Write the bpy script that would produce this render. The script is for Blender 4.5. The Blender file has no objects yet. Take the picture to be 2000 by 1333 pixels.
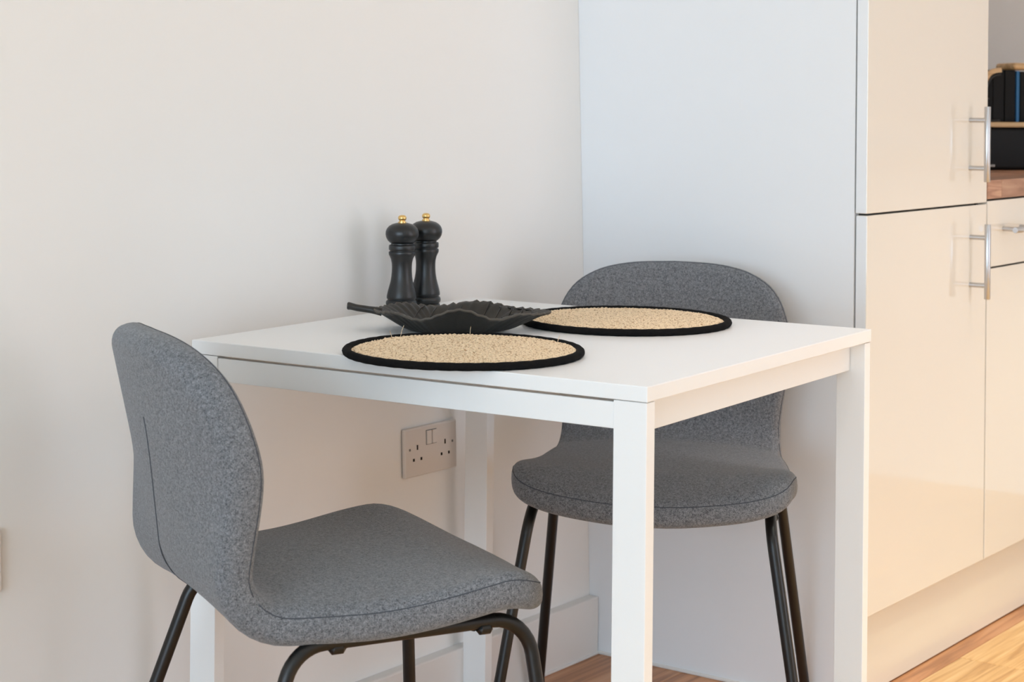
import bpy, bmesh, math, random
from mathutils import Vector, Matrix
random.seed(7)
C = bpy.context.scene.collection
PI = math.pi

# ------------------------------------------------------------------ camera
CAM = Vector((-3.06145, -2.06062, 1.0935)); YAW = 0.63504; ROLL = 0.00974
FPX = 3599.08; SY = -464.5
cam = bpy.data.cameras.new('camera'); co = bpy.data.objects.new('camera', cam); C.objects.link(co)
fw = Vector((math.cos(YAW), math.sin(YAW), 0)); rt = Vector((math.sin(YAW), -math.cos(YAW), 0)); up = Vector((0, 0, 1))
r2 = rt * math.cos(ROLL) + up * math.sin(ROLL); u2 = up * math.cos(ROLL) - rt * math.sin(ROLL)
M = Matrix((r2, u2, -fw)).transposed().to_4x4(); M.translation = CAM; co.matrix_world = M
cam.sensor_fit = 'HORIZONTAL'; cam.sensor_width = 36.0; cam.lens = FPX / 2000 * 36.0
cam.shift_y = SY / 2000.0
cam.clip_start = 0.05
cam.dof.use_dof = True; cam.dof.focus_distance = 2.72; cam.dof.aperture_fstop = 9.0
bpy.context.scene.camera = co

# ------------------------------------------------------------------ world, lamps, exposure
sc = bpy.context.scene
w = bpy.data.worlds.new('world'); sc.world = w; w.use_nodes = True
bg = w.node_tree.nodes['Background']; bg.inputs[0].default_value = (0.885, 0.90, 1.0, 1); bg.inputs[1].default_value = 3.4
sc.view_settings.view_transform = 'Standard'; sc.view_settings.look = 'None'
sc.view_settings.gamma = 1.0; sc.view_settings.use_curve_mapping = False
sc.view_settings.exposure = 0.0

def area(name, loc, direction, sx, sy, power, col, spread=PI):
    l = bpy.data.lights.new(name, 'AREA'); l.shape = 'RECTANGLE'; l.size = sx; l.size_y = sy
    l.energy = power; l.color = col; l.spread = spread
    o = bpy.data.objects.new(name, l); C.objects.link(o); o.location = loc
    o.rotation_euler = Vector(direction).to_track_quat('-Z', 'Y').to_euler()
    return o
def spot(name, loc, power, col, size, blend=0.6, r=0.05):
    l = bpy.data.lights.new(name, 'SPOT'); l.energy = power; l.color = col
    l.spot_size = size; l.spot_blend = blend; l.shadow_soft_size = r
    o = bpy.data.objects.new(name, l); C.objects.link(o); o.location = loc
    return o
# daylight through the glazing behind the camera (the sky itself shines in through both openings)
area('daylight_window_west', (-6.52, -1.95, 1.15), (1, 0, 0), 2.9, 2.0, 80, (0.44, 0.76, 1.0))
# added unseen spots that brighten the aisle floor for its warm bounce
for i, (x, y) in enumerate([(-1.2, -2.0), (0.0, -1.75), (1.1, -1.55), (0.2, -2.7)]):
    spot('aisle_fill', (x, y, 2.36), 77, (1.0, 0.98, 0.74), math.radians(70))
spot('kitchen_fill', (0.4, -1.3, 2.36), 36, (1.0, 0.84, 0.74), math.radians(60))  # added spot, gives the kitchen side its warm peach tone
spot('table_fill', (-0.6, -1.25, 2.36), 33, (1.0, 0.86, 0.80), math.radians(60))  # added spot, lifts the bounce under the table and the tabletop
# added soft fill standing in for cool light bounced off the ceiling
area('ceiling_fill', (-1.0, -2.2, 2.34), (0, 0, -1), 1.0, 1.0, 5.3, (0.62, 0.86, 1.0))

# ------------------------------------------------------------------ materials
def lin(r, g, b):
    f = lambda c: (c / 255 / 12.92) if c / 255 <= 0.04045 else ((c / 255 + 0.055) / 1.055) ** 2.4
    return (f(r), f(g), f(b), 1)
def mat(name, rgb, rough=0.5, spec=0.5, metal=0.0, coat=0.0, bump=0.0, bscale=200.0):
    m = bpy.data.materials.new(name); m.use_nodes = True
    nt = m.node_tree; b = nt.nodes['Principled BSDF']
    b.inputs['Base Color'].default_value = lin(*rgb); b.inputs['Roughness'].default_value = rough
    b.inputs['Specular IOR Level'].default_value = spec; b.inputs['Metallic'].default_value = metal
    b.inputs['Coat Weight'].default_value = coat
    if coat: b.inputs['Coat Roughness'].default_value = 0.02
    if bump:
        t = nt.nodes.new('ShaderNodeTexCoord'); n = nt.nodes.new('ShaderNodeTexNoise'); n.inputs['Scale'].default_value = bscale
        n.inputs['Detail'].default_value = 3
        bp = nt.nodes.new('ShaderNodeBump'); bp.inputs['Strength'].default_value = bump; bp.inputs['Distance'].default_value = 0.001
        nt.links.new(t.outputs['Object'], n.inputs['Vector']); nt.links.new(n.outputs['Fac'], bp.inputs['Height'])
        nt.links.new(bp.outputs['Normal'], b.inputs['Normal'])
    return m
def fabric(name, dark, light):
    m = mat(name, light, 0.95, 0.15); nt = m.node_tree; b = nt.nodes['Principled BSDF']
    t = nt.nodes.new('ShaderNodeTexCoord')
    n1 = nt.nodes.new('ShaderNodeTexNoise'); n1.inputs['Scale'].default_value = 640; n1.inputs['Detail'].default_value = 4; n1.inputs['Roughness'].default_value = 0.75
    n2 = nt.nodes.new('ShaderNodeTexNoise'); n2.inputs['Scale'].default_value = 240; n2.inputs['Detail'].default_value = 5; n2.inputs['Roughness'].default_value = 0.7
    mx = nt.nodes.new('ShaderNodeMath'); mx.operation = 'MULTIPLY_ADD'; mx.inputs[1].default_value = 0.62
    ml = nt.nodes.new('ShaderNodeMath'); ml.operation = 'MULTIPLY'; ml.inputs[1].default_value = 0.38
    r = nt.nodes.new('ShaderNodeValToRGB')
    r.color_ramp.elements[0].position = 0.36; r.color_ramp.elements[0].color = lin(*dark)
    r.color_ramp.elements[1].position = 0.64; r.color_ramp.elements[1].color = lin(*light)
    bp = nt.nodes.new('ShaderNodeBump'); bp.inputs['Strength'].default_value = 0.5; bp.inputs['Distance'].default_value = 0.0012
    L = nt.links.new
    L(t.outputs['Object'], n1.inputs['Vector']); L(t.outputs['Object'], n2.inputs['Vector'])
    L(n2.outputs['Fac'], ml.inputs[0]); L(n1.outputs['Fac'], mx.inputs[0]); L(ml.outputs[0], mx.inputs[2])
    L(mx.outputs[0], r.inputs[0]); L(r.outputs[0], b.inputs['Base Color'])
    L(n1.outputs['Fac'], bp.inputs['Height']); L(bp.outputs['Normal'], b.inputs['Normal'])
    b.inputs['Sheen Weight'].default_value = 0.25; b.inputs['Sheen Roughness'].default_value = 0.5
    return m
def wood(name, c1, c2, c3, rough, along='X', stretch=14.0, scale=5.0, vary=0.35):
    m = mat(name, c2, rough, 0.5); nt = m.node_tree; b = nt.nodes['Principled BSDF']; L = nt.links.new
    t = nt.nodes.new('ShaderNodeTexCoord'); mp = nt.nodes.new('ShaderNodeMapping')
    s = [scale * stretch] * 3; s['XYZ'.index(along)] = scale; mp.inputs['Scale'].default_value = s
    oi = nt.nodes.new('ShaderNodeObjectInfo'); ad = nt.nodes.new('ShaderNodeVectorMath'); ad.operation = 'ADD'
    ms = nt.nodes.new('ShaderNodeMath'); ms.operation = 'MULTIPLY'; ms.inputs[1].default_value = 37.0
    n = nt.nodes.new('ShaderNodeTexNoise'); n.inputs['Scale'].default_value = 1.0; n.inputs['Detail'].default_value = 6; n.inputs['Distortion'].default_value = 1.2
    r = nt.nodes.new('ShaderNodeValToRGB'); e = r.color_ramp.elements
    e[0].position = 0.30; e[0].color = lin(*c1); e[1].position = 0.72; e[1].color = lin(*c3)
    k = e.new(0.5); k.color = lin(*c2)
    hv = nt.nodes.new('ShaderNodeHueSaturation')
    mr = nt.nodes.new('ShaderNodeMapRange'); mr.inputs['To Min'].default_value = 1 - vary; mr.inputs['To Max'].default_value = 1 + vary * 0.5
    bp = nt.nodes.new('ShaderNodeBump'); bp.inputs['Strength'].default_value = 0.12; bp.inputs['Distance'].default_value = 0.0008
    L(oi.outputs['Random'], ms.inputs[0]); L(t.outputs['Object'], ad.inputs[0]); L(ms.outputs[0], ad.inputs[1])
    L(ad.outputs[0], mp.inputs['Vector']); L(mp.outputs[0], n.inputs['Vector']); L(n.outputs['Fac'], r.inputs[0])
    L(oi.outputs['Random'], mr.inputs['Value']); L(mr.outputs[0], hv.inputs['Value']); L(r.outputs[0], hv.inputs['Color'])
    L(hv.outputs[0], b.inputs['Base Color']); L(n.outputs['Fac'], bp.inputs['Height']); L(bp.outputs['Normal'], b.inputs['Normal'])
    return m
def jute(name):
    m = mat(name, (222, 190, 150), 0.9, 0.2); nt = m.node_tree; b = nt.nodes['Principled BSDF']; L = nt.links.new
    t = nt.nodes.new('ShaderNodeTexCoord'); n = nt.nodes.new('ShaderNodeTexNoise'); n.inputs['Scale'].default_value = 260; n.inputs['Detail'].default_value = 4
    r = nt.nodes.new('ShaderNodeValToRGB'); e = r.color_ramp.elements
    e[0].position = 0.30; e[0].color = lin(172, 134, 94); e[1].position = 0.50; e[1].color = lin(250, 226, 192)
    bp = nt.nodes.new('ShaderNodeBump'); bp.inputs['Strength'].default_value = 0.6; bp.inputs['Distance'].default_value = 0.001
    L(t.outputs['Object'], n.inputs['Vector']); L(n.outputs['Fac'], r.inputs[0]); L(r.outputs[0], b.inputs['Base Color'])
    L(n.outputs['Fac'], bp.inputs['Height']); L(bp.outputs['Normal'], b.inputs['Normal'])
    return m

M_wall = mat('wall_paint', (245, 243, 240), 0.75, 0.25, bump=0.05, bscale=60)
M_ceil = mat('ceiling_paint', (246, 246, 244), 0.9, 0.2)
M_skirt = mat('gloss_skirting_paint', (236, 233, 229), 0.35, 0.4)
M_panel = mat('white_side_panel', (242, 243, 245), 0.45, 0.35)
M_table = mat('white_lacquer', (245, 245, 244), 0.32, 0.4)
M_gloss = mat('cream_gloss_door', (234, 230, 221), 0.06, 0.5, coat=0.5)
M_plinth = mat('cream_gloss_plinth', (232, 226, 214), 0.16, 0.5, coat=0.3)
M_steel = mat('brushed_steel', (196, 198, 202), 0.28, 0.5, metal=1.0)
M_brass = mat('brass', (236, 200, 132), 0.3, 0.5, metal=1.0)
M_blackpaint = mat('black_powder_coat', (12, 12, 13), 0.36, 0.5)
M_blackwood = mat('black_stained_wood', (17, 19, 22), 0.36, 0.6, bump=0.06, bscale=120)
M_iron = mat('black_cast_iron', (38, 36, 33), 0.40, 0.5, bump=0.25, bscale=350)
M_rim = mat('worn_iron_edge', (78, 72, 64), 0.5, 0.5, bump=0.3, bscale=500)
M_bind = mat('black_cotton_binding', (24, 23, 23), 0.95, 0.1, bump=0.8, bscale=700)
M_jute = jute('natural_jute')
M_plate = mat('white_plastic', (226, 218, 211), 0.4, 0.4)
M_slot = mat('dark_socket_slot', (40, 30, 24), 0.7, 0.2)
M_dark = mat('black_enamel', (9, 9, 10), 0.5, 0.2)
M_blackbook = mat('black_cloth_cover', (11, 11, 12), 0.6, 0.2)
M_blue = mat('blue_cloth_cover', (28, 98, 148), 0.5, 0.4)
M_page = mat('paper', (205, 196, 178), 0.9, 0.2)
M_white = mat('white_print', (210, 210, 208), 0.7, 0.2)
M_seam = mat('dark_grey_thread', (80, 84, 91), 0.95, 0.1)
M_fab = fabric('grey_melange_fabric', (44, 47, 53), (154, 156, 160))
M_carcass = mat('dark_gap', (120, 118, 116), 0.7, 0.2)
M_floor = wood('oak_laminate', (186, 136, 84), (220, 174, 116), (238, 200, 146), 0.40, 'X', 22, 2.6, 0.2)
M_floor_shade = wood('shaded_oak_board', (162, 110, 72), (204, 144, 100), (222, 166, 122), 0.42, 'X', 16, 2.2, 0.12)  # floor shade under the table and along the wall, put into the board colour
M_base = mat('floor_joint', (92, 60, 38), 0.8, 0.1)
M_work = wood('walnut_butcher_block', (150, 104, 78), (190, 142, 114), (212, 168, 138), 0.4, 'X', 12, 5, 0.28)
M_pale = wood('pale_bamboo', (190, 150, 104), (216, 178, 130), (232, 200, 152), 0.5, 'X', 14, 6, 0.1)

# ------------------------------------------------------------------ helpers
def link(name, me, m, parent=None, smooth=False):
    o = bpy.data.objects.new(name, me); C.objects.link(o)
    if m: me.materials.append(m)
    if parent: o.parent = parent
    if smooth:
        for p in me.polygons: p.use_smooth = True
    return o
def obj(name, bm, m, parent=None, smooth=False, autosmooth=None):
    me = bpy.data.meshes.new(name); bmesh.ops.recalc_face_normals(bm, faces=bm.faces[:])
    bm.to_mesh(me); bm.free()
    o = link(name, me, m, parent, smooth or autosmooth is not None)
    if autosmooth is not None:
        me.set_sharp_from_angle(angle=math.radians(autosmooth))
    return o
def box(bm, lo, hi, bev=0.0, seg=2):
    lo = Vector(lo); hi = Vector(hi)
    r = bmesh.ops.create_cube(bm, size=1.0)
    vs = r['verts']
    for v in vs: v.co = Vector([(lo[i] + hi[i]) / 2 + v.co[i] * (hi[i] - lo[i]) for i in range(3)])
    if bev > 0:
        es = list({e for v in vs for e in v.link_edges})
        bmesh.ops.bevel(bm, geom=es, offset=bev, segments=seg, profile=0.5, affect='EDGES')
    return bm
def bx(name, lo, hi, m, parent=None, bev=0.0, seg=2):
    return obj(name, box(bmesh.new(), lo, hi, bev, seg), m, parent)
def tube(bm, pts, r, n=12, cap=True, closed=False):
    pts = [Vector(p) for p in pts]; N = len(pts); rs = r if isinstance(r, (list, tuple)) else [r] * N
    tang = []
    for i in range(N):
        a = pts[(i - 1) % N] if (closed or i > 0) else pts[0]
        b = pts[(i + 1) % N] if (closed or i < N - 1) else pts[-1]
        tang.append((b - a).normalized())
    ref = Vector((0, 0, 1)) if abs(tang[0].z) < 0.9 else Vector((1, 0, 0))
    u = tang[0].cross(ref).normalized(); rings = []
    for i in range(N):
        t = tang[i]; u = (u - t * u.dot(t)).normalized(); v = t.cross(u)
        rings.append([bm.verts.new(pts[i] + (u * math.cos(2 * PI * k / n) + v * math.sin(2 * PI * k / n)) * rs[i]) for k in range(n)])
    for i in range(N if closed else N - 1):
        A = rings[i]; B = rings[(i + 1) % N]
        for k in range(n): bm.faces.new((A[k], A[(k + 1) % n], B[(k + 1) % n], B[k]))
    if cap and not closed:
        bm.faces.new(rings[0][::-1]); bm.faces.new(rings[-1])
    return bm
def lathe(bm, prof, n=48, base=(0, 0, 0)):
    b = Vector(base); rings = []
    for r, z in prof:
        if r < 1e-6: rings.append([bm.verts.new(b + Vector((0, 0, z)))])
        else: rings.append([bm.verts.new(b + Vector((r * math.cos(2 * PI * k / n), r * math.sin(2 * PI * k / n), z))) for k in range(n)])
    for A, B in zip(rings, rings[1:]):
        for k in range(n):
            j = (k + 1) % n
            if len(A) == 1 and len(B) == 1: continue
            if len(A) == 1: bm.faces.new((A[0], B[k], B[j]))
            elif len(B) == 1: bm.faces.new((A[k], A[j], B[0]))
            else: bm.faces.new((A[k], A[j], B[j], B[k]))
    return bm
def fillet(a, b, c, r, n=8):
    a, b, c = Vector(a), Vector(b), Vector(c)
    d1 = (a - b).normalized(); d2 = (c - b).normalized()
    ang = d1.angle(d2); t = r / math.tan(ang / 2)
    p1 = b + d1 * t; p2 = b + d2 * t
    bis = (d1 + d2).normalized(); cen = b + bis * (r / math.sin(ang / 2))
    v1 = p1 - cen; v2 = p2 - cen; th = v1.angle(v2); out = []
    for i in range(n + 1):
        f = i / n
        out.append(cen + (v1 * math.sin((1 - f) * th) + v2 * math.sin(f * th)) / math.sin(th))
    return out
def thing(name, label, cat, loc=(0, 0, 0), rotz=0.0, group=None):
    o = bpy.data.objects.new(name, None); C.objects.link(o); o.empty_display_size = 0.05
    o.location = loc; o.rotation_euler = (0, 0, rotz); o['label'] = label; o['category'] = cat
    if group: o['group'] = group
    return o
def tag(o, label, cat, group=None):
    o['label'] = label; o['category'] = cat
    if group: o['group'] = group
    return o
def struct(o, label):
    o['kind'] = 'structure'; o['label'] = label; return o
def dup(root, loc, rotz, label):
    r = root.copy(); C.objects.link(r); r.location = loc; r.rotation_euler = (0, 0, rotz); r['label'] = label
    def rec(src, dst):
        for ch in list(src.children):
            c = ch.copy(); C.objects.link(c); c.parent = dst; rec(ch, c)
    rec(root, r); return r

# ------------------------------------------------------------------ room shell
X0, X1, Y0, H = -6.6, 2.0, -3.6, 2.4
def wall_y(z): return -0.013 + 0.040 * z / 1.15
bm = bmesh.new()
v = [bm.verts.new(p) for p in [(X0 - .1, wall_y(0), 0), (X1 + .1, wall_y(0), 0), (X1 + .1, wall_y(H), H), (X0 - .1, wall_y(H), H),
                               (X0 - .1, .2, 0), (X1 + .1, .2, 0), (X1 + .1, .2, H), (X0 - .1, .2, H)]]
for f in [(0, 1, 2, 3), (4, 5, 6, 7), (0, 1, 5, 4), (3, 2, 6, 7), (0, 3, 7, 4), (1, 2, 6, 5)]: bm.faces.new([v[i] for i in f])
struct(obj('wall_left', bm, M_wall), 'long white painted wall behind the table')
struct(bx('wall_end', (X1, Y0, 0), (X1 + .1, .2, H), M_wall), 'pale grey end wall of the kitchen behind the worktop')
struct(bx('ceiling', (X0 - .1, Y0 - .1, H), (X1 + .1, .2, H + .1), M_ceil), 'white ceiling')
def wall_with_window(name, axis, pos, a0, a1, z0, z1, A0, A1, label, sgn):
    bm = bmesh.new()
    def b(p, q, r, s):
        if axis == 'X': box(bm, (min(pos, pos + sgn * .1), p, r), (max(pos, pos + sgn * .1), q, s))
        else: box(bm, (p, min(pos, pos + sgn * .1), r), (q, max(pos, pos + sgn * .1), s))
    b(A0, a0, 0, H); b(a1, A1, 0, H); b(a0, a1, 0, z0); b(a0, a1, z1, H)
    struct(obj(name, bm, M_wall), label)
wall_with_window('wall_west', 'X', X0, -3.42, -.45, .12, 2.18, Y0, .2, 'white wall with a window behind the camera', -1)
wall_with_window('wall_south', 'Y', Y0, -.42, .82, .06, 1.94, X0 - .1, X1 + .1, 'white wall with a glazed door opposite the table', -1)

# laminate floor: a base with joints and every plank its own piece
fl = struct(bx('floor', (X0 - .1, Y0 - .1, -.05), (X1 + .1, .2, -.0035), M_base), 'warm oak laminate floor')
PW, PL = 0.192, 1.285
bm = box(bmesh.new(), (-PL / 2 + .0006, -PW / 2 + .0005, -.006), (PL / 2 - .0006, PW / 2 - .0005, 0), 0.0008, 1)
pm = bpy.data.meshes.new('plank'); bmesh.ops.recalc_face_normals(bm, faces=bm.faces[:]); bm.to_mesh(pm); bm.free(); pm.materials.append(M_floor)
pm_shade = pm.copy(); pm_shade.materials[0] = M_floor_shade
row = 0; y = .155
while y - PW > Y0 - PW:
    x = X0 - random.random() * PL
    while x < X1:
        o = bpy.data.objects.new('plank', pm_shade if row <= 3 else pm); C.objects.link(o); o.parent = fl; o.location = (x + PL / 2, y - PW / 2, 0)
        x += PL
    y -= PW; row += 1

# skirting along the left wall, with a bead of sealant at the floor
sk = struct(bx('baseboard_left', (X0, -.032, 0.0), (-.0005, .02, .1135), M_skirt, None, .003), 'white skirting board along the left wall')
obj('sealant_bead', box(bmesh.new(), (X0, -.036, 0), (-.0005, -.030, .005), .0015), M_skirt, sk)
struct(bx('trim_1', (X1 - .02, -2.6, .93), (X1, -.9, .985), M_skirt, None, .004), 'white ledge on the end wall')

# ------------------------------------------------------------------ tall kitchen cabinet
YD = -.6032; TW = .5643; DT = .022; ZS = .898; ZP = .166
def bar_handle(parent, p0, p1, off):
    """bar handle between p0 and p1 (bar axis), posts go back by off in +Y"""
    p0 = Vector(p0); p1 = Vector(p1); d = (p1 - p0)
    bm = bmesh.new(); tube(bm, [p0, p0 + d * .004, p1 - d * .004, p1], [.0058, .0062, .0062, .0058], 16)
    h = obj('handle', bm, M_steel, parent, autosmooth=40)
    for f in (.18, .82):
        q = p0 + d * f
        obj('handle_post', tube(bmesh.new(), [q + Vector((0, .003, 0)), q + Vector((0, off, 0))], .0048, 14), M_steel, h, autosmooth=40)
    return h
tc = thing('tall_cabinet', 'tall cream gloss kitchen cabinet with two stacked doors beside the table', 'cabinet', (0, 0, 0))
bm = bmesh.new()
sp = [bm.verts.new((x, yy, z)) for x in (0, .018) for yy, z in ((wall_y(0) - .0004, 0), (YD + DT + .0025, 0), (YD + DT + .0025, 2.36), (wall_y(2.36) - .0004, 2.36))]
for f in [(0, 1, 2, 3), (4, 5, 6, 7), (0, 1, 5, 4), (1, 2, 6, 5), (2, 3, 7, 6), (3, 0, 4, 7)]: bm.faces.new([sp[i] for i in f])
obj('side_panel', bm, M_panel, tc)['label'] = 'matt white side panel facing the table'
bx('carcass', (.02, -.03, ZP), (TW - .004, YD + DT + .004, 2.35), M_carcass, tc)
obj('sealant_bead', box(bmesh.new(), (-.005, YD + .03, 0), (.001, -.034, .006), .0015), M_skirt, tc)
du = bx('upper_door', (.0, YD, ZS + .0018), (TW - .002, YD + DT, 2.34), M_gloss, tc, .0012)
dl = bx('lower_door', (.002, YD, ZP), (TW - .002, YD + DT - .001, ZS - .0018), M_gloss, tc, .0012)
bar_handle(du, (.470, YD - .037, .945), (.470, YD - .037, 1.096), .037)
bar_handle(dl, (.477, YD - .037, .710), (.477, YD - .037, .860), .037)
# white edge banding of the doors seen from the table side
for d, z0, z1 in ((du, ZS + .003, 2.338), (dl, ZP + .001, ZS - .003)):
    e = bx('edge_banding', (-.0006 if d is du else .0014, YD + .0015, z0), (.0006 if d is du else .0026, YD + DT - .001, z1), M_panel, d)
    e['label'] = 'white edge banding'

# ------------------------------------------------------------------ base cabinet, worktop
bc = thing('base_cabinet', 'cream gloss base cabinet with a drawer under the wooden worktop', 'cabinet', (0, 0, 0))
BX0, BX1, ZG = TW + .002, TW + .600, .7634
bx('carcass', (BX0, -.03, ZP), (BX1, YD + DT + .003, .904), M_carcass, bc)
dr = bx('drawer', (BX0 + .0015, YD, ZG + .0018), (BX1 - .002, YD + DT, .902), M_gloss, bc, .0012)
dd = bx('door', (BX0 + .0015, YD, ZP), (BX1 - .002, YD + DT, ZG - .0018), M_gloss, bc, .0012)
bar_handle(dr, (BX0 + .058, YD - .037, .841), (BX0 + .208, YD - .037, .841), .037)
bar_handle(dd, (BX1 - .05, YD - .037, .58), (BX1 - .05, YD - .037, .73), .037)
bc2 = thing('base_cabinet', 'second cream gloss base cabinet further along the worktop, next to the end wall', 'cabinet', (0, 0, 0))
bx('carcass', (BX1 + .002, -.03, ZP), (X1 - .01, YD + DT + .003, .904), M_carcass, bc2)
d2 = bx('door', (BX1 + .002, YD, ZP), (X1 - .012, YD + DT, .902), M_gloss, bc2, .0012)
bar_handle(d2, (BX1 + .06, YD - .037, .71), (BX1 + .06, YD - .037, .86), .037)

tag(bx('plinth', (.0186, YD + .030, .004), (X1 - .01, YD + .046, ZP - .004), M_plinth), 'long cream gloss plinth along the floor under the kitchen cabinets', 'plinth')
wt = thing('worktop', 'walnut butcher block worktop running beside the tall cabinet', 'worktop', (0, 0, 0))
SWD = .0425; y = YD - .001; k = 0
while y < -.03:
    x = TW + .001; first = True
    while x < X1 - .003:
        ln = (0.075 if k == 0 else random.uniform(.1, .4)) if first else random.uniform(.17, .42)
        first = False
        x2 = min(x + ln, X1 - .003)
        if X1 - .003 - x2 < .08: x2 = X1 - .003
        cx, cy = (x + x2) / 2, y + SWD / 2
        o = bx('stave', (x - cx + .0002, -SWD / 2 + .0001, .906), (x2 - cx - .0002, SWD / 2 - .0001, .9443), M_work, wt, .0006, 1)
        o.location = (cx, cy, 0); x = x2
    y += SWD; k += 1

# ------------------------------------------------------------------ dining table
TX, TY, TA = -1.1075, -.07274 - .76225, .06212
LX, LY, ZT, TH = .740, .7623, .7408, .0199
tb = thing('dining_table', 'small square white dining table standing in the corner between two grey chairs', 'table', (TX, TY, 0), TA)
bx('tabletop', (0, 0, ZT - TH), (LX, LY, ZT), M_table, tb, .0012)
lw, lt = .0479, .0218
for (ax, ay, ix) in ((0, 0, 1), (0, LY - lw, 1), (LX - lt, 0, -1), (LX - lt, LY - lw, -1)):
    ins = .0012
    o = bx('leg', (ax + (ins if ix > 0 else -ins), ay + (ins if ay == 0 else -ins), 0), (ax + lt + (ins if ix > 0 else -ins), ay + lw + (ins if ay == 0 else -ins), ZT - TH - .0008), M_table, tb, .001)
    f = bx('foot_pad', (ax + .004, ay + .004, -.0), (ax + lt - .004, ay + lw - .004, .003), M_blackpaint, o)
for s in (0, 1):
    x = .0025 if s == 0 else LX - .0025 - .016
    bx('apron', (x, lw + .0015, .6835), (x + .016, LY - lw - .0015, ZT - TH - .0035), M_table, tb, .0008)
    y = .026 if s == 0 else LY - .026 - .018
    bx('apron', (lt + .002, y, .676), (LX - lt - .002, y + .018, ZT - TH - .001), M_table, tb, .0008)

# ------------------------------------------------------------------ dining chairs
ZR, HF, LR, LF, RT, HX = .4340, .3175, .1967, .1924, .0093, .0069
H0, HB, RB, TILT, LB, ZM, TK = .3827, .0026, .0756, 1.3513, .2843, .4677, .0240
S_FLAT = H0 - HB; S_ARC = S_FLAT + RB * TILT; S_TOP = S_ARC + LB
HW = [(0, .0), (.002, .045), (.006, .075), (.012, .110), (.020, .150), (.03, .182), (.045, .209), (.065, .224), (.10, .232), (.15, .2345), (.21, .230), (.28, .222), (.35, .213), (.41, .202), (.46, .198),
      (.50, .201), (.55, .209), (.60, .215), (.645, .212), (.69, .198), (.7216, .176), (.7445, .142), (.757, .105), (.764, .060), (S_TOP, 0)]
def catmull(p, n=6):
    out = []
    for i in range(len(p) - 1):
        p0 = p[max(i - 1, 0)]; p1 = p[i]; p2 = p[i + 1]; p3 = p[min(i + 2, len(p) - 1)]
        for k in range(n):
            t = k / n
            out.append(tuple(.5 * (2 * p1[j] + (-p0[j] + p2[j]) * t + (2 * p0[j] - 5 * p1[j] + 4 * p2[j] - p3[j]) * t * t + (-p0[j] + 3 * p1[j] - 3 * p2[j] + p3[j]) * t ** 3) for j in range(len(p1))))
    out.append(tuple(p[-1])); return out
def smooth(a, b, x):
    t = min(max((x - a) / (b - a), 0), 1); return t * t * (3 - 2 * t)
def chair_point(u, s, d):
    """lateral u, arclength s from the seat front, offset d towards the sitter -> chair coordinates"""
    if s < S_FLAT:
        h, z, t = H0 - s, ZM, 0.0
    else:
        t = min((s - S_FLAT) / RB, TILT); q = max(0, s - S_ARC)
        h = HB - RB * math.sin(t) - q * math.cos(TILT); z = ZM + RB - RB * math.cos(t) + q * math.sin(TILT)
    back = smooth(.385, .615, s); fr = smooth(.05, .30, s)
    wrap = back * .90 * u * u + (1 - back) * (-.278 * fr + .258 * (1 - fr)) * u * u
    z -= .0245 * (1 - smooth(0, .11, s))
    return Vector((h + math.sin(t) * (d + wrap), u, z + math.cos(t) * (d + wrap)))
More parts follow.
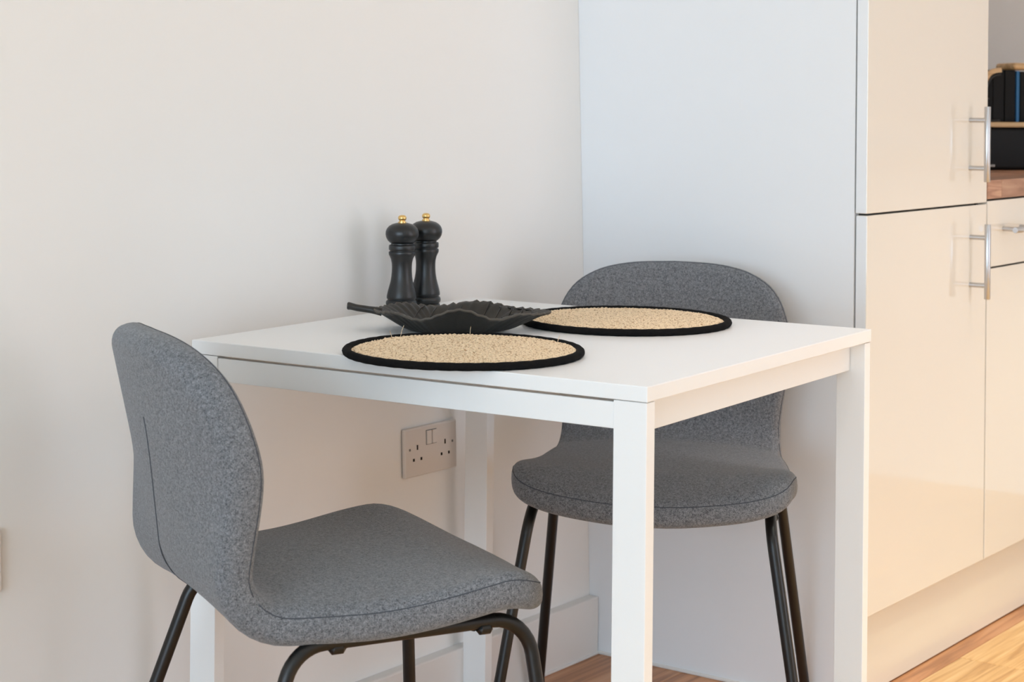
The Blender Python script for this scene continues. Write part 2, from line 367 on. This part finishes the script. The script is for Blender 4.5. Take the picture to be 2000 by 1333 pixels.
def build_shell():
    half = catmull(HW, 5)
    outl = [(w_, s) for s, w_ in half] + [(-w_, s) for s, w_ in half[-2:0:-1]]
    # even resample
    L = [0]
    for i in range(len(outl)):
        a, b = outl[i], outl[(i + 1) % len(outl)]; L.append(L[-1] + math.hypot(b[0] - a[0], b[1] - a[1]))
    N = 176; res = []; j = 0
    for k in range(N):
        t = L[-1] * k / N
        while L[j + 1] < t: j += 1
        a, b = outl[j % len(outl)], outl[(j + 1) % len(outl)]; f = (t - L[j]) / max(L[j + 1] - L[j], 1e-9)
        res.append((a[0] + (b[0] - a[0]) * f, a[1] + (b[1] - a[1]) * f))
    cen = (0, .38); R = .0235
    ds = [0, .0008, .0022, .0045, .0075, .011, .015, .0185, .022]
    rho_in = [i / 14 for i in range(13, 0, -1)]
    bm = bmesh.new()
    tops = {}
    def mk(k, rho, d, side):
        u = cen[0] + (res[k][0] - cen[0]) * rho; s = cen[1] + (res[k][1] - cen[1]) * rho
        e = 1.0 if d >= R else math.sqrt(max(0, 1 - (1 - d / R) ** 2))
        off = side * TK * (e ** .8) + (.003 * (1 - rho ** 3) if side > 0 else 0)
        return (u, s, off)
    data = []
    def ringset(side):
        rings = []
        for d in ds:
            ring = []
            for k in range(N):
                Rk = math.hypot(res[k][0] - cen[0], res[k][1] - cen[1])
                ring.append(mk(k, 1 - d / Rk, d, side))
            rings.append(ring)
        for q in rho_in:
            rings.append([mk(k, (1 - .022 / math.hypot(res[k][0], res[k][1] - cen[1])) * q / 1.0, 1, side) for k in range(N)])
        return rings
    top, bot = ringset(1), ringset(-1)
    verts = {}
    lay = []
    def V(p):
        v = bm.verts.new((p[0], p[1], p[2])); return v
    T = [[V(p) for p in r] for r in top]; B = [T[0]] + [[V(p) for p in r] for r in bot[1:]]
    for G in (T, B):
        for A, Bn in zip(G, G[1:]):
            for k in range(N): bm.faces.new((A[k], A[(k + 1) % N], Bn[(k + 1) % N], Bn[k]))
    cT, cB = V((0, cen[1], TK + .003)), V((0, cen[1], -TK))
    for k in range(N):
        bm.faces.new((T[-1][k], T[-1][(k + 1) % N], cT)); bm.faces.new((B[-1][k], B[-1][(k + 1) % N], cB))
    SPL = .440
    bmesh.ops.bisect_plane(bm, geom=bm.verts[:] + bm.edges[:] + bm.faces[:], plane_co=(0, SPL, 0), plane_no=(0, 1, 0))
    bmesh.ops.recalc_face_normals(bm, faces=bm.faces[:])
    isback = {f.index: f.calc_center_median()[1] > SPL for f in bm.faces}
    bm.faces.index_update()
    tagl = [f.calc_center_median()[1] > SPL for f in bm.faces]
    for v in bm.verts: v.co = chair_point(v.co.x, v.co.y, v.co.z)
    bmesh.ops.recalc_face_normals(bm, faces=bm.faces[:])
    bm.normal_update(); bm.verts.index_update()
    P = [v.co.copy() for v in bm.verts]; Nn = [v.normal.copy() for v in bm.verts]
    out = []
    for want in (False, True):
        idx = {}; vs = []; fs = []; ns = []
        for f, tg in zip(bm.faces, tagl):
            if tg != want: continue
            q = []
            for v in f.verts:
                if v.index not in idx: idx[v.index] = len(vs); vs.append(P[v.index]); ns.append(Nn[v.index])
                q.append(idx[v.index])
            fs.append(q)
        me = bpy.data.meshes.new('backrest' if want else 'seat'); me.from_pydata([tuple(p) for p in vs], [], fs); me.update()
        for p in me.polygons: p.use_smooth = True
        me.normals_split_custom_set_from_vertices([tuple(n) for n in ns])
        out.append(me)
    bm.free()
    # seam along the rim of the front face, cut into seat and backrest runs
    seam = []
    for k in range(N):
        Rk = math.hypot(res[k][0] - cen[0], res[k][1] - cen[1]); d = .0035; rho = 1 - d / Rk
        e = math.sqrt(1 - (1 - d / R) ** 2) ** .8
        u, s = cen[0] + (res[k][0] - cen[0]) * rho, cen[1] + (res[k][1] - cen[1]) * rho
        seam.append((s > SPL, chair_point(u, s, TK * e + .0002)))
    return out, seam
(seat_me, back_me), seam_pts = build_shell()
def make_chair(label):
    t = thing('dining_chair', label, 'chair', (0, 0, 0), 0)
    seat = link('seat', seat_me, M_fab, t); back = link('backrest', back_me, M_fab, t)
    N = len(seam_pts)
    for want, par in ((False, seat), (True, back)):
        st = next(i for i in range(N) if seam_pts[i][0] == want and seam_pts[i - 1][0] != want)
        run = []; i = st
        while seam_pts[i % N][0] == want and len(run) < N: run.append(seam_pts[i % N][1]); i += 1
        o = obj('edge_seam', tube(bmesh.new(), run, .0007, 6), M_seam, par, smooth=True); o['label'] = 'darker stitched seam along the rim'
    run = [chair_point(.050 - .075 * smooth(.40, .67, s), s, -TK - .0002) for s in [.39 + .27 * k / 24 for k in range(25)]]
    obj('back_seam', tube(bmesh.new(), run, .0008, 6), M_seam, back, smooth=True)['label'] = 'dark seam down the outer back'
    for s in (1, -1):
        rail_a, rail_b = Vector((HX, s * LR, ZR)), Vector((HX + HF, s * LF, ZR))
        fr = Vector((HX - .1450, s * (LR + .0520), 0.0)); ff = Vector((HX + HF + .0454, s * (LF + .0683), 0.0))
        A = fillet(fr, rail_a, rail_b, .054); B = fillet(rail_a, rail_b, ff, .054)
        obj('side_rail', tube(bmesh.new(), [A[-1], (A[-1] + B[0]) / 2, B[0]], RT, 16), M_blackpaint, t, autosmooth=40)
        for path, foot in ((A[::-1], fr), (B, ff)):
            d = (path[-1] - foot).normalized()
            bot = foot + d * .012
            l = obj('leg', tube(bmesh.new(), path + [(path[-1] + bot) / 2, bot], RT, 16), M_blackpaint, t, autosmooth=40)
            obj('foot_cap', tube(bmesh.new(), [foot + d * .0, foot + d * .014], RT + .001, 16), M_blackpaint, l, autosmooth=40)
        for hx in (.062, .262):
            q = Vector((hx, s * LR, ZR))
            bmm = bmesh.new(); tube(bmm, [q + Vector((-.0085, 0, -.006)), q + Vector((-.006, 0, -.0078)), q + Vector((.006, 0, -.0078)), q + Vector((.0085, 0, -.006))], [.005, .0078, .0078, .005], 12)
            obj('glide_clip', bmm, M_blackpaint, t, autosmooth=40)
    for hx in (.075, .25):
        obj('cross_tube', tube(bmesh.new(), [(hx, -LF, ZR - .004), (hx, 0, ZR - .006), (hx, LF, ZR - .004)], .0075, 12), M_blackpaint, t, autosmooth=40)
    return t
ch = make_chair('grey fabric chair in front, seen from behind, left of the table')
ch.location = (-1.3407, -.3561, 0); ch.rotation_euler = (0, 0, -.4655); ch['group'] = 'grey upholstered chairs'
dup(ch, (-.251, -.3404, 0), 3.6035, 'grey fabric chair pushed in behind the table, facing us, beside the tall cabinet')

# ------------------------------------------------------------------ things on the table
def at(u, v, z):
    d = fw + r2 * ((u - 1000) / FPX) - u2 * ((v - 666.5 - SY) / FPX)
    return CAM + d * ((z - CAM.z) / d.z)
# pepper and salt mills
MS = 1 / 1208.0
def mill(label, loc, rz):
    t = thing('pepper_mill', label, 'mill', loc, rz, 'black wooden mills')
    body = [(0, 0), (30.0, 0), (30.6, 1.5), (30.6, 7), (29.6, 8.5), (28.6, 9.2), (29.6, 10.2), (31.2, 12), (32, 15), (32, 18), (31, 21), (29.2, 22.6), (28.2, 23.4), (28.2, 24.6), (29.8, 25.6),
            (30.4, 28), (30.2, 31), (28.4, 40), (25.6, 50), (23.0, 60), (21.3, 70), (20.5, 80), (20.3, 90), (20.8, 98), (22.4, 106), (25.0, 112), (26.8, 115.5), (27.2, 119), (26.6, 121.4), (24.5, 122.4), (24.3, 123.6), (0, 123.6)]
    col = [(0, 123.7), (24.4, 123.7), (26.3, 124.8), (26.9, 126.5), (26.9, 133), (26.2, 135), (24.2, 136), (0, 136)]
    head = [(0, 136), (22.5, 136), (22.5, 138.5), (25.0, 140), (29.5, 144.5), (32.6, 150.5), (33.9, 157), (33.4, 163), (31.2, 168.5), (27.0, 173.5), (20.5, 177.4), (12.5, 179.6), (6, 180.2), (0, 180.2)]
    kn = [(0, 180), (8.4, 180), (8.4, 182.6), (6.2, 183.2), (6.0, 184.8), (7.0, 185.6), (8.2, 187.6), (8.6, 190), (8.0, 192.8), (6.2, 194.8), (3.5, 195.8), (0, 196)]
    for nm, pr, m in (('mill_body', body, M_blackwood), ('collar', col, M_blackwood), ('mill_head', head, M_blackwood), ('finial', kn, M_brass)):
        o = obj(nm, lathe(bmesh.new(), [(a * MS, b * MS) for a, b in pr], 56), m, t, autosmooth=50)
        if nm == 'finial': o['label'] = 'small brass top knob'
    return t
p1 = at(784, 608, ZT); p2 = at(830.5, 600.5, ZT)
m1 = mill('black wooden mill with brass knob, left and nearer of the pair behind the dish', p1, 0)
dup(m1, p2, .8, 'black wooden mill with brass knob, right and further of the pair behind the dish')

# leaf shaped dish
dc = at(880, 646.5, ZT)
DA = math.atan2(rt.y, rt.x) + math.radians(2)
dish = thing('leaf_dish', 'black leaf-shaped iron dish with wavy rim and stem handle on the table', 'dish', dc, DA)
AL, AR, BW = .116, .152, .079
NT, NR = 160, 26
def leaf_outline(th):
    c, s = math.cos(th), math.sin(th)
    a = (AR if c > 0 else AL) * (abs(c) ** (1.12 if c > 0 else .95)) * (1 if c > 0 else -1)
    b = BW * (abs(s) ** (1.10 if c > 0 else .9)) * (1 if s > 0 else -1)
    return a, b
def rim_h(th):
    a, b = leaf_outline(th); x = a / .15
    if b < 0:   # camera side: two dips and a raised middle
        h = .0345 + .008 * math.cos((a - .012) / .060 * PI) * (1 - smooth(.07, .15, abs(a)))
    else:
        h = .0345 + .004 * math.cos((a - .045) / .07 * PI) + .0012 * math.sin(a * 520)
    t = smooth(.5, 1.0, abs(math.cos(th)))
    return h * (1 - t) + t * (.031 if a > 0 else .033)
def dish_z(th, rho):
    return .0045 + (rim_h(th) - .0045) * (smooth(.46, 1.02, rho) ** 1.05)
bm = bmesh.new(); rows = []
for side in (0, 1):
    g = []
    for i in range(NR + 1):
        rho = i / NR; ring = []
        for k in range(NT):
            th = 2 * PI * k / NT; a, b = leaf_outline(th)
            sc_ = rho
            if rho > .86: sc_ = rho * (1 + .010 * math.sin(th * 46) * smooth(.86, 1, rho))
            z = dish_z(th, rho) + .0010 * math.sin(th * 46) * smooth(.45, .95, rho)
            z -= .0010 * math.exp(-((b * rho) / .004) ** 2) * (1 - smooth(.6, .95, rho))
            if side: z -= .0042 * (1 - .3 * smooth(.8, 1, rho)); sc_ *= 1.0 + .018 * smooth(.3, .9, rho)
            ring.append(bm.verts.new((a * sc_, b * sc_, max(z, .0003))))
        g.append(ring)
    rows.append(g)
for side, g in enumerate(rows):
    for A, B in zip(g[1:], g[2:]):
        for k in range(NT): bm.faces.new((A[k], A[(k + 1) % NT], B[(k + 1) % NT], B[k]))
    c = bm.verts.new((0, 0, .0045 if side == 0 else .0003))
    for k in range(NT): bm.faces.new((g[1][k], g[1][(k + 1) % NT], c))
    for v in g[0]: bm.verts.remove(v)
for k in range(NT): bm.faces.new((rows[0][-1][k], rows[0][-1][(k + 1) % NT], rows[1][-1][(k + 1) % NT], rows[1][-1][k]))
obj('bowl', bm, M_iron, dish, smooth=True)
run = []
for k in range(NT):
    th = 2 * PI * k / NT; a, b = leaf_outline(th); s_ = 1.006 + .010 * math.sin(th * 46)
    run.append(Vector((a * s_, b * s_, dish_z(th, 1) + .0010 * math.sin(th * 46) - .0015)))
obj('rim', tube(bmesh.new(), run, .0020, 8, closed=True), M_rim, dish, smooth=True)['label'] = 'lighter worn rim edge'
st = catmull([(-.106, 0, .0285), (-.116, .001, .0305), (-.130, .002, .0325), (-.144, .002, .0345), (-.155, .002, .037), (-.160, .002, .0375)], 5)
obj('stem', tube(bmesh.new(), st, [.0065 - .0012 * smooth(0, 10, i) + .0008 * smooth(17, 23, i) - .002 * smooth(22, 26, i) for i in range(len(st))], 12), M_iron, dish, smooth=True)
for k in range(-4, 6):
    if k == 0: continue
    for sg in (1, -1):
        a0 = k * .021; pts = []
        for i in range(7):
            f = .08 + .8 * i / 6
            th = math.atan2(sg * f, (a0 / .13) + .35 * f)
            rho = min(.93, math.hypot(a0 / .14 + .25 * f, f))
            a, b = leaf_outline(th); pts.append(Vector((a * rho, b * rho, dish_z(th, rho) + .0006)))
        obj('vein', tube(bmesh.new(), pts, .0011, 6), M_iron, dish, smooth=True)

# round jute placemats
def placemat(label, loc, rz):
    t = thing('placemat', label, 'placemat', loc, rz, 'round jute placemats')
    R0, TK = .1675, .0085
    obj('backing', lathe(bmesh.new(), [(0, .0015), (R0 - .006, .0015), (R0 - .006, .0062), (0, .0062)], 64), M_jute, t, autosmooth=40)
    bm = bmesh.new(); rnd = random.Random(3)
    r = .004; th = 0.0; pitch = .0088
    ico = bmesh.new(); bmesh.ops.create_icosphere(ico, subdivisions=1, radius=1.0)
    iv = [v.co.copy() for v in ico.verts]; ifc = [[v.index for v in f.verts] for f in ico.faces]; ico.free()
    while r < R0 - .011:
        for sg in (1, -1):
            x, y = (r + sg * .0019) * math.cos(th), (r + sg * .0019) * math.sin(th)
            a = th + PI / 2 + sg * .62 + rnd.uniform(-.2, .2)
            ca, sa = math.cos(a), math.sin(a); vs = []
            zz = .0066 + rnd.uniform(-.0006, .0006)
            for p in iv:
                px, py, pz = p.x * .0052, p.y * .0023, p.z * .0024
                vs.append(bm.verts.new((x + px * ca - py * sa, y + px * sa + py * ca, zz + pz)))
            for f in ifc: bm.faces.new([vs[i] for i in f])
        dth = .0066 / r; th += dth; r += pitch * dth / (2 * PI)
    o = obj('jute_braid', bm, M_jute, t, smooth=True); o['kind'] = 'stuff'; o['label'] = 'coiled natural jute braid'
    bm = bmesh.new(); rings = []
    for k in range(120):
        a = 2 * PI * k / 120; rr = .0066 + .0003 * math.sin(k * 2.1)
        rings.append((Vector(((R0 - .004) * math.cos(a), (R0 - .004) * math.sin(a), .0062)), rr))
    tube(bm, [p for p, _ in rings], [q for _, q in rings], 12, closed=True)
    for v in bm.verts: v.co.z = max(.0002, v.co.z * .86)
    obj('binding', bm, M_bind, t, smooth=True)['label'] = 'black fabric edge binding'
    fb = bmesh.new()
    for (a, l, q) in ((1.9, .016, .4), (2.0, .010, -.3), (1.2, .012, .2), (.2, .009, .5)):
        b0 = Vector(((R0 - .012) * math.cos(a), (R0 - .012) * math.sin(a), .008))
        tube(fb, [b0, b0 + Vector((q * l * .5, .2 * l, l * .6)), b0 + Vector((q * l, .3 * l, l))], .00035, 5)
    o = obj('loose_fibres', fb, M_jute, t); o['kind'] = 'stuff'
    return t
c1 = at(905.5, 684, ZT + .006); c2 = at(1222, 625, ZT + .006)
c1.z = c2.z = ZT
pm1 = placemat('round jute placemat with black edge, nearest, in front of the leaf dish', c1, -.6)
dup(pm1, c2, 2.5, 'round jute placemat with black edge, farther one, before the chair behind the table')

# ------------------------------------------------------------------ wall sockets
def socket(label, x, ztop):
    Wd, Hh = .146, .086
    zc = ztop - Hh / 2
    t = thing('wall_socket', label, 'socket', (x, wall_y(zc), zc), 0)
    t.rotation_euler = (math.atan2(.040, 1.15) * -1, 0, 0)
    bx('face_plate', (0, -.0095, -Hh / 2), (Wd, -.001, Hh / 2), M_plate, t, .003, 3)
    bx('pattress', (.003, -.003, -Hh / 2 + .003), (Wd - .003, .004, Hh / 2 - .003), M_slot, t)
    for cx in (.034, .112):
        for (dx, dz, w_, h_) in ((0, .008, .0035, .0085), (-.0105, -.013, .0045, .005), (.0105, -.013, .0045, .005)):
            bx('pin_slot', (cx + dx - w_ / 2, -.0099, dz - h_ / 2), (cx + dx + w_ / 2, -.0085, dz + h_ / 2), M_slot, t)
        sx = cx + (-.021 if cx < .07 else .021)
        bx('screw_cap', (sx - .002, -.0100, .004), (sx + .002, -.0085, .008), M_carcass, t)
    for cx in (.0655, .0805):
        r = bx('switch_recess', (cx - .0072, -.0099, .009), (cx + .0072, -.0085, .035), M_carcass, t)
        bx('rocker', (cx - .0064, -.0125, .010), (cx + .0064, -.0092, .034), M_plate, t, .0012)
    return t
socket('white double wall socket with two rockers on the wall beneath the table', -.5775, .520)
socket('white wall socket cut off by the left edge, low on the left wall', -1.44 - .146, .5035)

# ------------------------------------------------------------------ on the worktop
WZ = .9443
RA = math.atan2(-.629, .777)
def at_y(u, v, y):
    d = fw + r2 * ((u - 1000) / FPX) - u2 * ((v - 666.5 - SY) / FPX)
    return CAM + d * ((y - CAM.y) / d.y)
RX = Vector((1.150, -.346, WZ))
bin_ = thing('bread_bin', 'black bread bin with pale wooden lid on the worktop behind the tall cabinet', 'bread bin', RX, RA)
bx('bin_body', (-.02, .0, .0), (.34, .20, .1025), M_dark, bin_, .008, 3)
lid = bx('lid', (-.024, -.004, .1032), (.344, .204, .1155), M_pale, bin_, .003, 2); lid['label'] = 'pale wooden lid'
for i, (x, w_) in enumerate(((.029, .003), (.0335, .0032), (.038, .0042))):
    bx('printed_mark', (x, -.0006, .0085), (x + w_, .001, .0135), M_white, bin_)
TZ = WZ + .1157
def on_lid(lx, ly): return RX + Matrix.Rotation(RA, 3, 'Z') @ Vector((lx, ly, 0)) + Vector((0, 0, .1157))
# bent wood arch and the black wire arch nested inside it
bm = bmesh.new()
path = catmull([(.0135, 0), (.0145, .058), (.0185, .090), (.0290, .1125), (.0450, .1225), (.0640, .1255)], 6)
L0 = []
for i, (x, z) in enumerate(path):
    a_, b_ = path[max(i - 1, 0)], path[min(i + 1, len(path) - 1)]
    dx, dz = b_[0] - a_[0], b_[1] - a_[1]; q = math.hypot(dx, dz); nx_, nz_ = -dz / q * .0055, dx / q * .0055
    L0.append([bm.verts.new(p) for p in ((x + nx_, -.003, z + nz_), (x - nx_, -.003, z - nz_), (x - nx_, .010, z - nz_), (x + nx_, .010, z + nz_))])
for A, B in zip(L0, L0[1:]):
    for k in range(4): bm.faces.new((A[k], A[(k + 1) % 4], B[(k + 1) % 4], B[k]))
bm.faces.new(L0[0][::-1]); bm.faces.new(L0[-1])
for v in bm.verts: v.co.z = max(v.co.z, 0)
o = tag(obj('arched_bookend', bm, M_pale), 'pale bent wood arch at the left end of the books on the bread bin', 'bookend')
o.location = on_lid(0, .012); o.rotation_euler = (0, 0, RA)
arch = catmull([(.0225, 0, 0), (.0235, 0, .055), (.0270, 0, .084), (.0360, 0, .103), (.0490, 0, .1115), (.0640, 0, .114)], 6)
bm = bmesh.new(); tube(bm, arch, .0032, 10)
tube(bm, [(.0225, 0, .003), (.064, 0, .003)], .003, 8); tube(bm, [(.0238, 0, .055), (.034, 0, .055)], .0022, 8)
o = tag(obj('wire_bookend', bm, M_blackpaint, smooth=True), 'black wire arch nested inside the pale wooden arch on the bread bin', 'bookend')
o.location = on_lid(0, .0155); o.rotation_euler = (0, 0, RA)
def book(label, lx, wd, hgt, m, ly=.03):
    t = thing('book', label, 'book', on_lid(lx, ly), RA, 'books standing on the bread bin')
    bx('cover', (0, 0, 0), (wd, .008, hgt), m, t, .0015)
    bx('front_board', (0, .006, 0), (.0016, .10, hgt), m, t); bx('back_board', (wd - .0016, .006, 0), (wd, .10, hgt), m, t)
    bx('pages', (.0017, .0085, .003), (wd - .0017, .097, hgt - .004), M_page, t)
    return t
book('black book, leftmost and shortest of the row on the bread bin', .0370, .0150, .104, M_blackbook)
book('tall black book second in the row on the bread bin', .0525, .030, .1265, M_blackbook)
book('tall black book just left of the blue one on the bread bin', .0845, .028, .1255, M_blackbook)
book('blue book among the black ones on the bread bin', .1150, .009, .124, M_blue)
book('black book right of the blue one, at the edge of the photo', .1262, .030, .123, M_blackbook)
bm = bmesh.new(); box(bm, (0, 0, 0), (.10, .09, .017), .008, 4)
o = tag(obj('wooden_tray', bm, M_pale, autosmooth=40), 'small wooden tray lying on top of the books', 'tray')
o.location = on_lid(.106, .028) + Vector((0, 0, .1268)); o.rotation_euler = (0, 0, RA)
